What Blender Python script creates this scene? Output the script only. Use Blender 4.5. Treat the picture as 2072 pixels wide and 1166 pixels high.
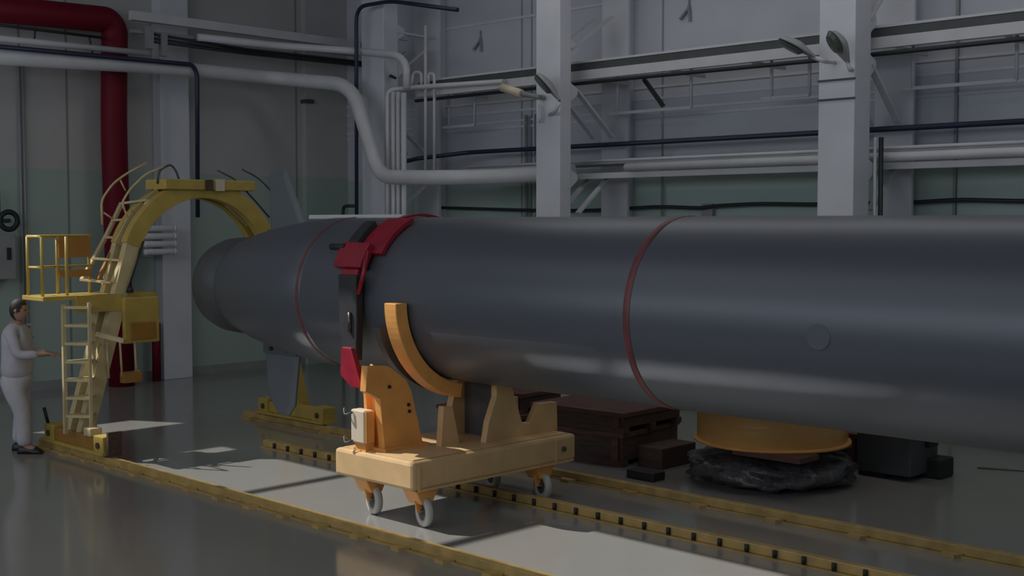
import bpy, bmesh, math, random
from mathutils import Vector, Matrix
random.seed(7)
R=math.radians; pi=math.pi
for o in list(bpy.data.objects): bpy.data.objects.remove(o)
S=bpy.context.scene; col=S.collection

# ------------------------------------------------------------------ camera
# hall axes: X runs along the torpedo, Y goes from the camera to the panelled side wall, Z is up
FPX, YAW, PITCH, CAMH = 2517.0, 0.796, 0.053, 2.6
cr=Vector((math.sin(YAW),math.cos(YAW),0)); cf=Vector((-math.cos(YAW),math.sin(YAW),0)); zu=Vector((0,0,1))
fw=cf*math.cos(PITCH)-zu*math.sin(PITCH); uu=zu*math.cos(PITCH)+cf*math.sin(PITCH)
cam=bpy.data.objects.new('camera',bpy.data.cameras.new('camera')); col.objects.link(cam)
cam.matrix_world=Matrix(((cr.x,uu.x,-fw.x,0),(cr.y,uu.y,-fw.y,0),(cr.z,uu.z,-fw.z,CAMH),(0,0,0,1)))
cam.data.sensor_width=36; cam.data.lens=FPX*36/2072; cam.data.clip_end=200
S.camera=cam
# ------------------------------------------------------------------ light
S.view_settings.view_transform='Standard'; S.view_settings.look='None'
S.view_settings.gamma=1; S.view_settings.exposure=0; S.view_settings.use_curve_mapping=False
w=bpy.data.worlds.new('world'); S.world=w; w.use_nodes=True
w.node_tree.nodes['Background'].inputs[0].default_value=(.62,.72,.9,1)
w.node_tree.nodes['Background'].inputs[1].default_value=.22
def light(name,kind,loc,target,energy,color,size=None,size_y=None):
    d=bpy.data.lights.new(name,kind); o=bpy.data.objects.new(name,d); col.objects.link(o)
    o.location=loc; o.rotation_euler=(Vector(target)-Vector(loc)).to_track_quat('-Z','Y').to_euler()
    d.energy=energy; d.color=color
    if kind=='AREA': d.shape='RECTANGLE'; d.size=size; d.size_y=size_y
    return o
SUN=Vector((.80,.43,-1.0))
s=light('sun','SUN',-SUN*30,(0,0,0),4.1,(1,.98,.95)); s.data.angle=R(.5)
# daylight through the high windows of the wall behind the camera, plus unseen fill lights added under the roof to brighten the floor
light('daylight_front','AREA',(-8.5,-5.9,5.0),(-8.5,14,2.2),360,(.88,.91,1),20,2.6)
light('daylight_right','AREA',(3.9,4,5.2),(-12,9,2.5),45,(.85,.9,1),9,3)
light('roof_fill_a','AREA',(-9,2.0,7.4),(-9,2.0,0),60,(1,.97,.9),12,3)
light('roof_fill_b','AREA',(-7.5,11.4,7.4),(-7.5,10.6,0),78,(1,.97,.94),12,1.4)

# ------------------------------------------------------------------ geometry on known planes
def ray(x,y): return fw+cr*((x-1036)/FPX)+uu*((583-y)/FPX)
def on(axis,v,x,y):
    r=ray(x,y); C=Vector((0,0,CAMH)); return C+r*((v-C[axis])/r[axis])
def onx(v,x,y): return on(0,v,x,y)
def ony(v,x,y): return on(1,v,x,y)
def onz(v,x,y): return on(2,v,x,y)

# ------------------------------------------------------------------ materials
def mat(name,c,rough=.5,metal=0,var=.12,scale=6,bump=0,spec=.5,stretch=None,coat=0):
    m=bpy.data.materials.new(name); m.use_nodes=True; nt=m.node_tree; b=nt.nodes['Principled BSDF']
    b.inputs['Roughness'].default_value=rough; b.inputs['Metallic'].default_value=metal
    b.inputs['Specular IOR Level'].default_value=spec; b.inputs['Coat Weight'].default_value=coat
    tc=nt.nodes.new('ShaderNodeTexCoord'); mp=nt.nodes.new('ShaderNodeMapping')
    if stretch: mp.inputs['Scale'].default_value=stretch
    n=nt.nodes.new('ShaderNodeTexNoise'); n.inputs['Scale'].default_value=scale; n.inputs['Detail'].default_value=4
    nt.links.new(tc.outputs['Object'],mp.inputs[0]); nt.links.new(mp.outputs[0],n.inputs['Vector'])
    r=nt.nodes.new('ShaderNodeValToRGB'); nt.links.new(n.outputs[0],r.inputs[0])
    r.color_ramp.elements[0].position=.3; r.color_ramp.elements[1].position=.7
    r.color_ramp.elements[0].color=tuple(x*(1-var) for x in c)+(1,)
    r.color_ramp.elements[1].color=tuple(min(1,x*(1+var)) for x in c)+(1,)
    nt.links.new(r.outputs[0],b.inputs['Base Color'])
    if bump:
        bp=nt.nodes.new('ShaderNodeBump'); bp.inputs['Strength'].default_value=bump; bp.inputs['Distance'].default_value=.02
        nt.links.new(n.outputs[0],bp.inputs['Height']); nt.links.new(bp.outputs[0],b.inputs['Normal'])
    m['ramp']=r.name
    return m
def wallmat(name,up,low,zsplit,axis,joints,jw=.02):
    """painted panels: an upper and a lower (dado) paint, dark vertical joints"""
    m=mat(name,up,.75,0,.05,1.2); nt=m.node_tree; b=nt.nodes['Principled BSDF']; L=nt.links.new
    src=nt.nodes[m['ramp']].outputs[0]
    g=nt.nodes.new('ShaderNodeNewGeometry'); sp=nt.nodes.new('ShaderNodeSeparateXYZ'); L(g.outputs['Position'],sp.inputs[0])
    def math_(op,a,bv):
        n=nt.nodes.new('ShaderNodeMath'); n.operation=op
        for i,v in enumerate((a,bv)):
            if v is None: continue
            if isinstance(v,(int,float)): n.inputs[i].default_value=v
            else: L(v,n.inputs[i])
        return n.outputs[0]
    def mix(f,a,c):
        n=nt.nodes.new('ShaderNodeMix'); n.data_type='RGBA'; L(f,n.inputs[0]); L(a,n.inputs[6]); n.inputs[7].default_value=tuple(c)+(1,)
        return n.outputs[2]
    out=mix(math_('LESS_THAN',sp.outputs[2],zsplit),src,low)
    acc=None
    for j in joints:
        d=math_('ABSOLUTE',math_('SUBTRACT',sp.outputs[axis],j),None)
        t=math_('LESS_THAN',d,jw); acc=t if acc is None else math_('MAXIMUM',acc,t)
    if acc is not None:
        out=mix(math_('MULTIPLY',acc,.55),out,(.08,.09,.1))
    L(out,b.inputs['Base Color'])
    return m
M=dict(
 floor=mat('floor_epoxy',(.27,.262,.24),.13,0,.05,.6,spec=.55),
 white=mat('white_paint',(.62,.63,.66),.5,0,.06,3),
 colm=mat('column_paint',(.68,.70,.75),.45,0,.05,2),
 grey=mat('grey_paint',(.30,.31,.32),.5,0,.1,3),
 dkgrey=mat('dark_grey_paint',(.075,.08,.085),.5,0,.15,4),
 hull=mat('hull_paint',(.115,.130,.155),.40,.3,.05,1.2,spec=.6,stretch=(.25,1,1)),
 tail=mat('tail_paint',(.11,.12,.13),.5,.1,.1,3),
 fin=mat('fin_paint',(.13,.15,.17),.5,.1,.06,3),
 band=mat('red_band',(.17,.045,.05),.5,0,.2,8),
 redp=mat('red_pipe_paint',(.15,.006,.018),.55,0,.08,3,spec=.2),
 redc=mat('red_clamp_paint',(.30,.012,.03),.4,0,.15,9),
 black=mat('black_rubber',(.02,.02,.022),.6,0,.2,9),
 strap=mat('black_strap',(.028,.028,.032),.6,0,.2,9),
 blue=mat('dark_blue_paint',(.018,.02,.055),.4,0,.1,4),
 cable=mat('dark_cable',(.02,.028,.028),.5,0,.1,6),
 yellow=mat('yellow_paint',(.50,.36,.08),.45,0,.12,5),
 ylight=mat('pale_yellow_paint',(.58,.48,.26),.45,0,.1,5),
 amber=mat('amber_paint',(.34,.17,.035),.45,0,.1,5),
 cart=mat('cart_paint',(.68,.46,.23),.4,0,.08,5),
 orange=mat('orange_paint',(.85,.40,.11),.4,0,.1,5),
 cream=mat('cream_paint',(.70,.60,.45),.45,0,.05,5),
 rail=mat('rail_paint',(.45,.31,.11),.4,0,.2,7),
 steel=mat('worn_steel',(.09,.08,.085),.35,.6,.2,7),
 tyre=mat('white_tyre',(.50,.50,.47),.5,0,.08,12),
 wood=mat('dark_wood',(.085,.05,.04),.7,0,.3,5,stretch=(1,6,6)),
 woodr=mat('reddish_wood',(.12,.055,.045),.7,0,.3,5,stretch=(1,6,6)),
 drum=mat('drum_paint',(.70,.40,.13),.35,0,.08,3,coat=.3),
 film=mat('grey_film',(.085,.08,.085),.28,0,.45,14,1),
 cloth=mat('white_cloth',(.50,.49,.53),.85,0,.07,9,.3),
 skin=mat('skin',(.42,.25,.18),.6,0,.05,12),
 hair=mat('dark_hair',(.03,.022,.018),.7,0,.3,30),
 shoe=mat('black_shoe',(.012,.012,.013),.45,0,.1,9),
 glass=mat('lamp_glass',(.10,.12,.11),.15,0,.1,6),
 ceil=mat('ceiling_paint',(.4,.42,.44),.8,0,.05,1),
)

# ------------------------------------------------------------------ helpers
class MB:
    def __init__(s): s.bm=bmesh.new()
    def face(s,vs): 
        try: return s.bm.faces.new(vs)
        except ValueError: return None
    def box(s,x0,x1,y0,y1,z0,z1):
        v=[s.bm.verts.new((x,y,z)) for x in (x0,x1) for y in (y0,y1) for z in (z0,z1)]
        for f in ((0,1,3,2),(4,6,7,5),(0,4,5,1),(2,3,7,6),(0,2,6,4),(1,5,7,3)): s.face([v[i] for i in f])
        return s
    def bar(s,p,q,w,h,up=(0,0,1)):
        p=Vector(p);q=Vector(q);d=(q-p).normalized();u=Vector(up)
        if abs(d.dot(u))>.98: u=Vector((0,1,0))
        a=d.cross(u).normalized();b=a.cross(d).normalized()
        v=[s.bm.verts.new(c+a*(i*w/2)+b*(j*h/2)) for c in (p,q) for i in (-1,1) for j in (-1,1)]
        for f in ((0,1,3,2),(4,6,7,5),(0,4,5,1),(2,3,7,6),(0,2,6,4),(1,5,7,3)): s.face([v[i] for i in f])
        return s
    def tube(s,pts,r,n=12,cap=True,closed=False):
        pts=[Vector(p) for p in pts]; m=len(pts); rs=r if isinstance(r,(list,tuple)) else [r]*m
        rings=[];u=None
        for i,p in enumerate(pts):
            if closed: d=(pts[(i+1)%m]-pts[i-1])
            else: d=(pts[min(i+1,m-1)]-pts[max(i-1,0)])
            d.normalize()
            if u is None:
                u=Vector((0,0,1)) if abs(d.z)<.9 else Vector((0,1,0))
            u=(u-d*u.dot(d)).normalized(); b=d.cross(u)
            rings.append([s.bm.verts.new(p+(u*math.cos(2*pi*k/n)+b*math.sin(2*pi*k/n))*rs[i]) for k in range(n)])
        for i in range(m if closed else m-1):
            A=rings[i];B=rings[(i+1)%m]
            for k in range(n):
                f=s.face([A[k],A[(k+1)%n],B[(k+1)%n],B[k]])
                if f: f.smooth=True
        if cap and not closed:
            s.face(rings[0][::-1]); s.face(rings[-1])
        return s
    def prism(s,poly,axis,a,b):
        """poly of 2D points in the other two axes (kept in XYZ order), extruded from a to b"""
        def P(q,t):
            l=[q[0],q[1]]; l.insert(axis,t); return l
        A=[s.bm.verts.new(P(q,a)) for q in poly];B=[s.bm.verts.new(P(q,b)) for q in poly]
        s.face(A[::-1]);s.face(B);n=len(A)
        for i in range(n): s.face([A[i],A[(i+1)%n],B[(i+1)%n],B[i]])
        return s
    def lathe(s,prof,c,axis='z',n=48,a0=0,a1=2*pi):
        """prof: (r,t) along the axis through point c"""
        full=abs(a1-a0-2*pi)<1e-6; k=n if full else n+1; rings=[]
        for r,t in prof:
            ring=[]
            for i in range(k):
                a=a0+(a1-a0)*i/n; x,y=r*math.cos(a),r*math.sin(a)
                p={'z':(x,y,t),'x':(t,x,y),'y':(x,t,y)}[axis]
                ring.append(s.bm.verts.new(Vector(c)+Vector(p)))
            rings.append(ring)
        for A,B in zip(rings,rings[1:]):
            for i in range(n):
                j=(i+1)%k; f=s.face([A[i],A[j],B[j],B[i]])
                if f: f.smooth=True
        return s
    def build(s,name,m,parent=None,bevel=0,smooth=False,sub=0):
        bmesh.ops.remove_doubles(s.bm,verts=s.bm.verts,dist=1e-5)
        bmesh.ops.recalc_face_normals(s.bm,faces=s.bm.faces)
        me=bpy.data.meshes.new(name); s.bm.to_mesh(me); s.bm.free()
        me.materials.append(m)
        if smooth:
            for p in me.polygons: p.use_smooth=True
        o=bpy.data.objects.new(name,me); col.objects.link(o)
        if parent: o.parent=parent; o.matrix_parent_inverse=Matrix.Translation(parent.location).inverted() if False else Matrix()
        if parent:
            # mesh written in hall coordinates: shift it into the thing's own frame
            off=Vector(parent.get('base',(0,0,0)))
            me.transform(Matrix.Translation(-off)); o['base']=list(off)
        if bevel:
            b=o.modifiers.new('bevel','BEVEL'); b.width=bevel; b.segments=2; b.limit_method='ANGLE'; b.angle_limit=R(40)
        if sub: 
            b=o.modifiers.new('sub','SUBSURF'); b.levels=sub; b.render_levels=sub
        return o
def thing(name,loc,label,cat,group=None):
    o=bpy.data.objects.new(name,None); col.objects.link(o); o.location=loc; o.empty_display_size=.1
    o['base']=list(loc); o['label']=label; o['category']=cat
    if group: o['group']=group
    return o
def tag(o,label,cat,group=None):
    o['label']=label; o['category']=cat
    if group: o['group']=group
    return o
def struct(o): o['kind']='structure'; return o
def fillet(pts,r,n=6):
    pts=[Vector(p) for p in pts]; out=[pts[0]]
    for i in range(1,len(pts)-1):
        p=pts[i]; a=pts[i-1]-p; b=pts[i+1]-p; rr=min(r,a.length*.45,b.length*.45)
        a=p+a.normalized()*rr; b=p+b.normalized()*rr
        for k in range(n+1):
            t=k/n; out.append(a*(1-t)**2+p*2*t*(1-t)+b*t*t)
    out.append(pts[-1]); return out

# ------------------------------------------------------------------ setting
XL, YB, YF, XR, H = -18.6, 14.5, -6.0, 4.0, 7.6
struct(MB().box(XL-.3,XR,YF,YB+.3,-.2,0).build('floor',M['floor']))
yj=[p[1] for p in (onx(XL,42,300),onx(XL,137,300),onx(XL,600,300))]
xj=[ony(YB,x,300)[0] for x in (1340,1056,1076,1935)]
wl=wallmat('left_wall_paint',(.50,.495,.49),(.40,.50,.45),3.42,1,yj)
wb=wallmat('back_wall_paint',(.58,.60,.66),(.42,.54,.50),3.36,0,xj)
# end wall with one window out of frame on the left
m=MB(); WY0,WY1,WZ0,WZ1=4.6,6.1,4.62,5.85
m.box(XL-.3,XL,YF,WY0,0,H).box(XL-.3,XL,WY1,YB+.3,0,H).box(XL-.3,XL,WY0,WY1,0,WZ0).box(XL-.3,XL,WY0,WY1,WZ1,H)
struct(m.build('wall_left',wl))
m=MB().box(XL,XR,YB,YB+.3,0,H)
struct(m.build('wall_back',wb))
# horizontal siding ribs of the back wall behind the cable shelf
m=MB()
for z in (4.72,4.55,4.38,4.22,4.12): m.box(XL,XR,YB-.02,YB+.05,z,z+.035)
m.box(XL,XR,YB-.015,YB+.05,5.86,5.90)
struct(m.build('trim_1',M['colm']))
struct(MB().box(XL,XR,YB-.06,YB+.05,0,.14).build('baseboard_back',M['grey']))
struct(MB().box(XL-.05,XL+.05,5.0,YB-.07,0,.14).build('baseboard_left',M['grey']))
# wall behind the camera and on the right, with window bands for the daylight
m=MB().box(XL-.3,XR+.3,YF-.3,YF,0,3.6).box(XL-.3,XR+.3,YF-.3,YF,6.9,H)
for x in (-18.6,-14.4,3.7): m.box(x-.3,x+.3,YF-.3,YF,3.6,6.9)
struct(m.build('wall_front',wl))
m=MB().box(XR,XR+.3,YF,YB+.3,0,3.6).box(XR,XR+.3,YF,YB+.3,6.9,H).box(XR,XR+.3,9,YB+.3,3.6,6.9)
struct(m.build('wall_right',wl))
# roof out of view; its skylight opening is shaped to throw the sun strip
gx0,gx1,gy0,gy1=-12.75,-2.5,6.42,7.87         # lit strip on the floor
sx0,sx1=gx0-.8*H,gx1-.8*H; sy0,sy1=gy0-.43*H,gy1-.43*H
sx0=XL+.02
T=.12
m=MB().box(XL-.3,XR+.3,YF-.3,sy0,H,H+T).box(XL-.3,XR+.3,sy1,YB+.3,H,H+T).box(XL-.3,sx0,sy0,sy1,H,H+T).box(sx1,XR+.3,sy0,sy1,H,H+T)
for x in (-16.2,-13.4,-10.9): m.box(x-.05,x+.05,sy0,sy1,H,H+.08)  # bars added across the opening to cast shadow bands in the sun strip
struct(m.build('ceiling',M['ceil']))
# pilaster on the end wall
y0,y1=onx(XL+.25,326,300)[1],onx(XL+.25,384,300)[1]
struct(MB().box(XL,XL+.25,y0,y1,0,H).build('trim_2',M['colm'],bevel=.01))
struct(MB().box(XL,XL+.12,13.55,YB,0,H).build('trim_3',wl))

# ------------------------------------------------------------------ rails
def rail(name,y,x0,x1,label,clip,side,lug):
    t=thing(name,(x0,y,0),label,'rail','floor rails of the assembly track')
    MB().box(x0,x1,y-.07,y+.13,0,.012).build('base_plate',M['rail'],t)
    MB().box(x0,x1,y-.035,y+.045,.012,.085).build('rail_head',M['rail'],t,bevel=.006)
    MB().box(x0,x1,y+.047,y+.10,.012,.055).build('guide_strip',M['steel'],t)
    x=x0+.25
    while x<x1:
        if lug: MB().tube([(x,y-.05,.02),(x,y-.05,.075)],.018,8).build('lug',M['black'],t)
        else: MB().prism([(x-.05,y-.13),(x+.05,y-.13),(x+.09,y-.05),(x-.09,y-.05)],2,0,.03).build('rail_clip',M['rail'],t)
        x+=clip
    return t
rail('floor_rail',6.42,-13.95,-2.0,'yellow floor rail nearest the camera, running past the cart wheels',.52,-1,False)
rail('floor_rail',8.22,-12.05,-1.0,'yellow floor rail with dark lugs running under the cart',.255,-1,True)
rail('floor_rail',9.30,-14.1,0.0,'dull yellow floor rail in shade between the torpedo and the wrapped drum pile',.8,-1,False)

# ------------------------------------------------------------------ torpedo
AY,AZ,RAD=7.9,1.89,.755
tp=thing('torpedo',(-6,AY,AZ),'huge grey torpedo hull lying in a cradle across the hall','torpedo')
MB().lathe([(0,.9),(.3,.88),(.55,.75),(.70,.45),(RAD,0),(RAD,-3.0),(RAD,-5.78),(RAD,-5.86),(RAD,-9.85),(RAD-.004,-9.86),(RAD-.004,-9.885),(RAD,-9.895),(RAD,-10.2),(.735,-10.5),(.69,-10.9),(.61,-11.4),(.52,-11.75),(.46,-11.9),(0,-11.9)],(0,AY,AZ),'x',96).build('hull',M['hull'],tp)
MB().lathe([(RAD+.003,-5.845),(RAD+.006,-5.84),(RAD+.006,-5.79),(RAD+.003,-5.785)],(0,AY,AZ),'x',96).build('band',M['band'],tp)['label']='red band around the middle of the hull'
MB().lathe([(RAD+.003,-9.94),(RAD+.006,-9.935),(RAD+.006,-9.905),(RAD+.003,-9.90)],(0,AY,AZ),'x',96).build('band',M['band'],tp)['label']='thin red band near the tail'
# pump jet shroud
MB().lathe([(.50,-11.8),(.54,-11.88),(.53,-12.1),(.49,-12.25),(.44,-12.25),(.45,-11.9),(.46,-11.8)],(0,AY,AZ),'x',64).build('shroud',M['dkgrey'],tp)
MB().lathe([(0,-11.85),(.18,-11.9),(.16,-12.2),(.08,-12.4),(0,-12.45)],(0,AY,AZ),'x',32).build('hub',M['tail'],tp)
m=MB()
for k in range(9):
    a=2*pi*k/9
    u=Vector((0,math.cos(a),math.sin(a))); v=Vector((0,-math.sin(a),math.cos(a)))
    c=Vector((-12.05,AY,AZ))
    q=[c+u*.15+v*.04+Vector((.06,0,0)),c+u*.43+v*.08+Vector((.05,0,0)),c+u*.43-v*.05-Vector((.06,0,0)),c+u*.15-v*.04-Vector((.08,0,0))]
    th=Vector((.012,0,0))
    A=[m.bm.verts.new(p+th) for p in q];B=[m.bm.verts.new(p-th) for p in q]
    m.face(A);m.face(B[::-1])
    for i in range(4): m.face([A[i],A[(i+1)%4],B[(i+1)%4],B[i]])
m.build('rotor_blades',M['dkgrey'],tp)
# tail fins: upper and lower, tapered plates standing in the plane Y=AY
def fin(poly,name,label=None):
    m=MB(); n=len(poly); th=.035
    cx=sum(p[0] for p in poly)/n; cz=sum(p[1] for p in poly)/n
    A=[m.bm.verts.new((p[0],AY-th*.35,p[1])) for p in poly]; B=[m.bm.verts.new((p[0],AY+th*.35,p[1])) for p in poly]
    q=[(cx+(p[0]-cx)*.8,cz+(p[1]-cz)*.86) for p in poly]
    A2=[m.bm.verts.new((p[0],AY-th,p[1])) for p in q]; B2=[m.bm.verts.new((p[0],AY+th,p[1])) for p in q]
    m.face(A2[::-1]);m.face(B2)
    for i in range(n):
        j=(i+1)%n; m.face([A[i],A[j],A2[j],A2[i]]); m.face([B[i],B[j],B2[j],B2[i]]); m.face([A[i],A[j],B[j],B[i]])
    o=m.build(name,M['fin'],tp); return o
fin([(-11.43,3.15),(-11.14,3.15),(-10.72,2.45),(-11.40,2.30)],'fin')
MB().box(-11.42,-10.78,AY-.06,AY+.06,2.40,2.52).build('fin_root',M['hull'],tp,bevel=.01)
fin([(-11.55,1.38),(-10.90,1.26),(-11.00,.62),(-11.12,.50),(-11.30,.50),(-11.50,.70)],'fin')
MB().box(-11.52,-10.92,AY-.06,AY+.06,1.16,1.34).build('fin_root',M['hull'],tp,bevel=.01)
for x,z in ((-11.3,2.45),(-10.95,2.45),(-11.35,1.22),(-11.05,1.22)):
    MB().tube([(x,AY-.09,z),(x,AY-.055,z)],.022,8).build('bolt',M['black'],tp)
# dorsal cable fairing between upper fin and the sling
MB().box(-10.70,-9.2,AY-.03,AY+.03,2.63,2.675).build('dorsal_fairing',M['white'],tp,bevel=.008)
MB().tube([(-4.21,AY-.70,1.855),(-4.21,AY-RAD-.004,1.855)],.085,24).build('hatch',M['tail'],tp)['label']='small round dark hatch on the flank'

# ------------------------------------------------------------------ sling collar
sc=thing('sling_collar',(-9.05,AY,AZ),'black and red clamping collar strapped round the grey torpedo above the cart','clamp')
def arc(a0,a1,r0,r1,x0,x1,n=24):
    m=MB(); rings=[]
    for i in range(n+1):
        a=a0+(a1-a0)*i/n; c,s_=math.cos(a),math.sin(a)
        rings.append([m.bm.verts.new((x,AY+r*c,AZ+r*s_)) for x,r in ((x0,r0),(x1,r0),(x1,r1),(x0,r1))])
    for A,B in zip(rings,rings[1:]):
        for k in range(4): m.face([A[k],A[(k+1)%4],B[(k+1)%4],B[k]])
    m.face(rings[0]);m.face(rings[-1][::-1]); return m
MB().prism([(-9.13,2.12),(-8.87,2.12),(-8.86,1.7),(-8.88,1.34),(-9.06,1.34),(-9.12,1.7)],1,7.04,7.12).build('strap',M['strap'],sc,bevel=.01)
arc(R(20),R(130),RAD+.012,RAD+.035,-9.0,-8.93).build('top_strap',M['redc'],sc)['label']='thin red strap over the top of the hull'
MB().prism([(-9.04,1.46),(-8.90,1.46),(-8.80,1.22),(-8.74,1.10),(-8.90,1.10),(-9.06,1.20)],1,7.00,7.06).build('lower_flange',M['redc'],sc,bevel=.01)
MB().tube([(-8.95,7.03,1.78),(-8.95,7.03,1.60)],.018,8).build('tension_screw',M['steel'],sc)
arc(R(143),R(160),RAD+.03,RAD+.12,-9.26,-8.86).build('clamp_head',M['redc'],sc,bevel=.01)
arc(R(160),R(176),RAD+.03,RAD+.085,-9.16,-8.92).build('clamp_shank',M['redc'],sc,bevel=.01)
arc(R(122),R(143),RAD+.02,RAD+.10,-9.22,-9.08).build('lever',M['strap'],sc,bevel=.01)
m=arc(R(112),R(148),RAD+.012,RAD+.05,-9.06,-8.72)
m.build('red_cloth_pad',M['redc'],sc)
def cylp(a,r,x): return (x,AY+r*math.cos(a),AZ+r*math.sin(a))
MB().tube([cylp(R(146),RAD+.10,-9.42),cylp(R(146),RAD+.10,-9.2)],.032,12).build('pivot_pin',M['black'],sc)
m=MB().tube([cylp(R(150),RAD+.135,-8.82),cylp(R(163),RAD+.12,-8.78),cylp(R(176),RAD+.09,-8.86)],.02,8); m.build('rope_end',M['redc'],sc)

# ------------------------------------------------------------------ cart
ct=thing('transport_cart',(-8.3,7.8,0),'cream and orange steel cart on casters under the torpedo, standing in the sun patch','cart')
MB().box(-8.86,-7.80,6.78,8.84,.34,.585).build('chassis',M['cart'],ct,bevel=.03)
MB().box(-8.80,-7.86,6.84,8.78,.585,.595).build('deck_plate',M['cart'],ct,bevel=.004)
m=MB()
for y in (6.84,8.55): m.box(-7.803,-7.79,y,y+.02,.35,.55)
m.box(-7.803,-7.79,6.84,8.80,.33,.35)
m.build('side_rib',M['cart'],ct)
MB().tube([(-7.80,8.66,.46),(-7.78,8.66,.46)],.025,12).build('plug',M['dkgrey'],ct)
def caster(x,y):
    f=MB().prism([(y-.13,.33),(y+.13,.33),(y+.06,.20),(y-.06,.20)],0,x-.09,x+.09).build('caster',M['orange'],ct,bevel=.01)
    for s_ in(-1,1): MB().bar((x+.01,y+.045*s_,.24),(x+.05,y+.045*s_,.13),.012,.07,up=(0,1,0)).build('fork',M['orange'],f)
    ax=Vector((-.28,-.96,0)); c=Vector((x+.05,y,.13))
    m=MB(); d=ax
    u=Vector((0,0,1)); v=d.cross(u)
    prof=[(.075,-.028),(.118,-.032),(.13,-.018),(.13,.018),(.118,.032),(.075,.028)]
    rings=[[m.bm.verts.new(c+(u*math.cos(2*pi*k/28)+v*math.sin(2*pi*k/28))*r+d*t) for k in range(28)] for r,t in prof]
    for A,B in zip(rings,rings[1:]+rings[:1]):
        for k in range(28):
            q=m.face([A[k],A[(k+1)%28],B[(k+1)%28],B[k]])
            if q: q.smooth=True
    m.build('tyre',M['tyre'],f)
    MB().tube([c-d*.022,c+d*.022],.078,20).build('wheel_disc',M['dkgrey'],f)
    MB().tube([c-d*.04,c+d*.04],.03,12).build('axle',M['steel'],f)
for x,y in ((-8.60,6.98),(-7.93,6.98),(-7.93,8.46),(-8.60,8.46)): caster(x,y)
# cradle: plate yokes in YZ planes and the curved arm that hugs the hull
MB().prism([(6.93,.59),(7.38,.59),(7.24,1.10),(7.18,1.20),(6.98,1.34),(6.74,1.36),(6.72,1.14),(6.88,1.06)],0,-8.42,-8.34).build('yoke_plate',M['orange'],ct,bevel=.004)
MB().prism([(6.93,.59),(7.38,.59),(7.24,1.10),(7.18,1.20),(6.98,1.34),(6.90,1.10)],0,-8.60,-8.56).build('yoke_plate',M['orange'],ct,bevel=.004)
MB().box(-8.56,-8.42,6.96,7.00,.59,1.15).build('yoke_web',M['orange'],ct)
MB().box(-8.66,-8.30,6.90,7.42,.59,.62).build('yoke_foot',M['orange'],ct,bevel=.004)
arc(R(180),R(262),RAD+.02,RAD+.15,-8.42,-8.26).build('cradle_arm',M['orange'],ct,bevel=.008)
arc(R(196),R(262),RAD+.02,RAD+.12,-8.66,-8.58).build('cradle_arm',M['dkgrey'],ct,bevel=.008)['label']='dark rear cradle arm'
MB().prism([(7.85,.59),(8.82,.59),(8.81,.87),(8.55,.88),(8.44,.71),(8.33,.72),(8.19,1.08),(8.19,1.12),(7.99,1.12),(7.99,1.0),(7.89,.78)],0,-8.09,-8.02).build('saddle_plate',M['cart'],ct,bevel=.004)
MB().prism([(7.85,.59),(8.82,.59),(8.81,.87),(8.55,.88),(8.33,1.0),(8.19,1.12),(7.99,1.12),(7.89,.78)],0,-8.62,-8.54).build('saddle_plate',M['cart'],ct,bevel=.004)
MB().box(-8.54,-8.09,8.08,8.14,.59,1.10).build('cross_web',M['dkgrey'],ct)
MB().prism([(7.44,.59),(7.67,.59),(7.58,.94),(7.47,.95)],0,-8.24,-8.17).build('stop_post',M['cart'],ct,bevel=.004)
MB().box(-8.64,-8.45,6.79,6.90,.66,.955).build('control_box',M['cream'],ct,bevel=.015)
MB().box(-8.45,-8.435,6.80,6.89,.67,.945).build('box_lid',M['orange'],ct)
MB().box(-8.62,-8.47,6.82,6.92,.585,.66).build('box_bracket',M['orange'],ct)
for z in(.68,.93):
    MB().tube(fillet([(-8.60,6.78,z),(-8.66,6.74,z-.03),(-8.71,6.77,z+.03),(-8.75,6.83,z)],.03),.010,6).build('cord',M['dkgrey'],ct)
for y,z in ((7.20,.98),(7.21,.92),(6.98,1.16)): MB().tube([(-8.342,y,z),(-8.325,y,z)],.016,10).build('bolt',M['black'],ct)
m=MB().box(-8.70,-8.00,7.5,8.0,.30,.34).build('axle_beam',M['steel'],ct)

# ------------------------------------------------------------------ arch gantry
ga=thing('arch_gantry',(-13.05,7.95,0),'yellow arch gantry with ladder, spanning the rails behind the torpedo tail','gantry')
def ribbon(pts_o,pts_i,x0,x1,name,mm,bev=.006,lab=None):
    m=MB(); n=len(pts_o)
    V=[[m.bm.verts.new((x,p[0],p[1])) for x,p in ((x0,o),(x1,o),(x1,i),(x0,i))] for o,i in zip(pts_o,pts_i)]
    for A,B in zip(V,V[1:]):
        for k in range(4): m.face([A[k],A[(k+1)%4],B[(k+1)%4],B[k]])
    m.face(V[0]);m.face(V[-1][::-1])
    o=m.build(name,mm,ga,bevel=bev)
    if lab:o['label']=lab
    return o
def archpts(r,a0,a1,n,cy=8.03,cz=2.0): return [(cy+r*math.cos(a0+(a1-a0)*i/n),cz+r*math.sin(a0+(a1-a0)*i/n)) for i in range(n+1)]
o=archpts(1.085,R(160),R(20),32); i_=archpts(.885,R(160),R(20),32)
ribbon(o,i_,-13.10,-12.98,'arch_rib',M['yellow'])
ribbon(o,i_,-13.34,-13.24,'arch_rib',M['yellow'])
ribbon(archpts(1.05,R(158),R(22),32),archpts(1.0,R(158),R(22),32),-13.24,-13.10,'arch_web',M['amber'])
for a in (128,150,50):
    c,s_=math.cos(R(a)),math.sin(R(a))
    MB().bar((-13.17,8.03+.88*c,2.0+.88*s_),(-13.17,8.03+1.10*c,2.0+1.10*s_),.40,.03,up=(1,0,0)).build('arch_joint',M['ylight'],ga)
MB().box(-13.40,-12.94,7.50,8.72,2.98,3.10).build('top_beam',M['yellow'],ga,bevel=.008)
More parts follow.
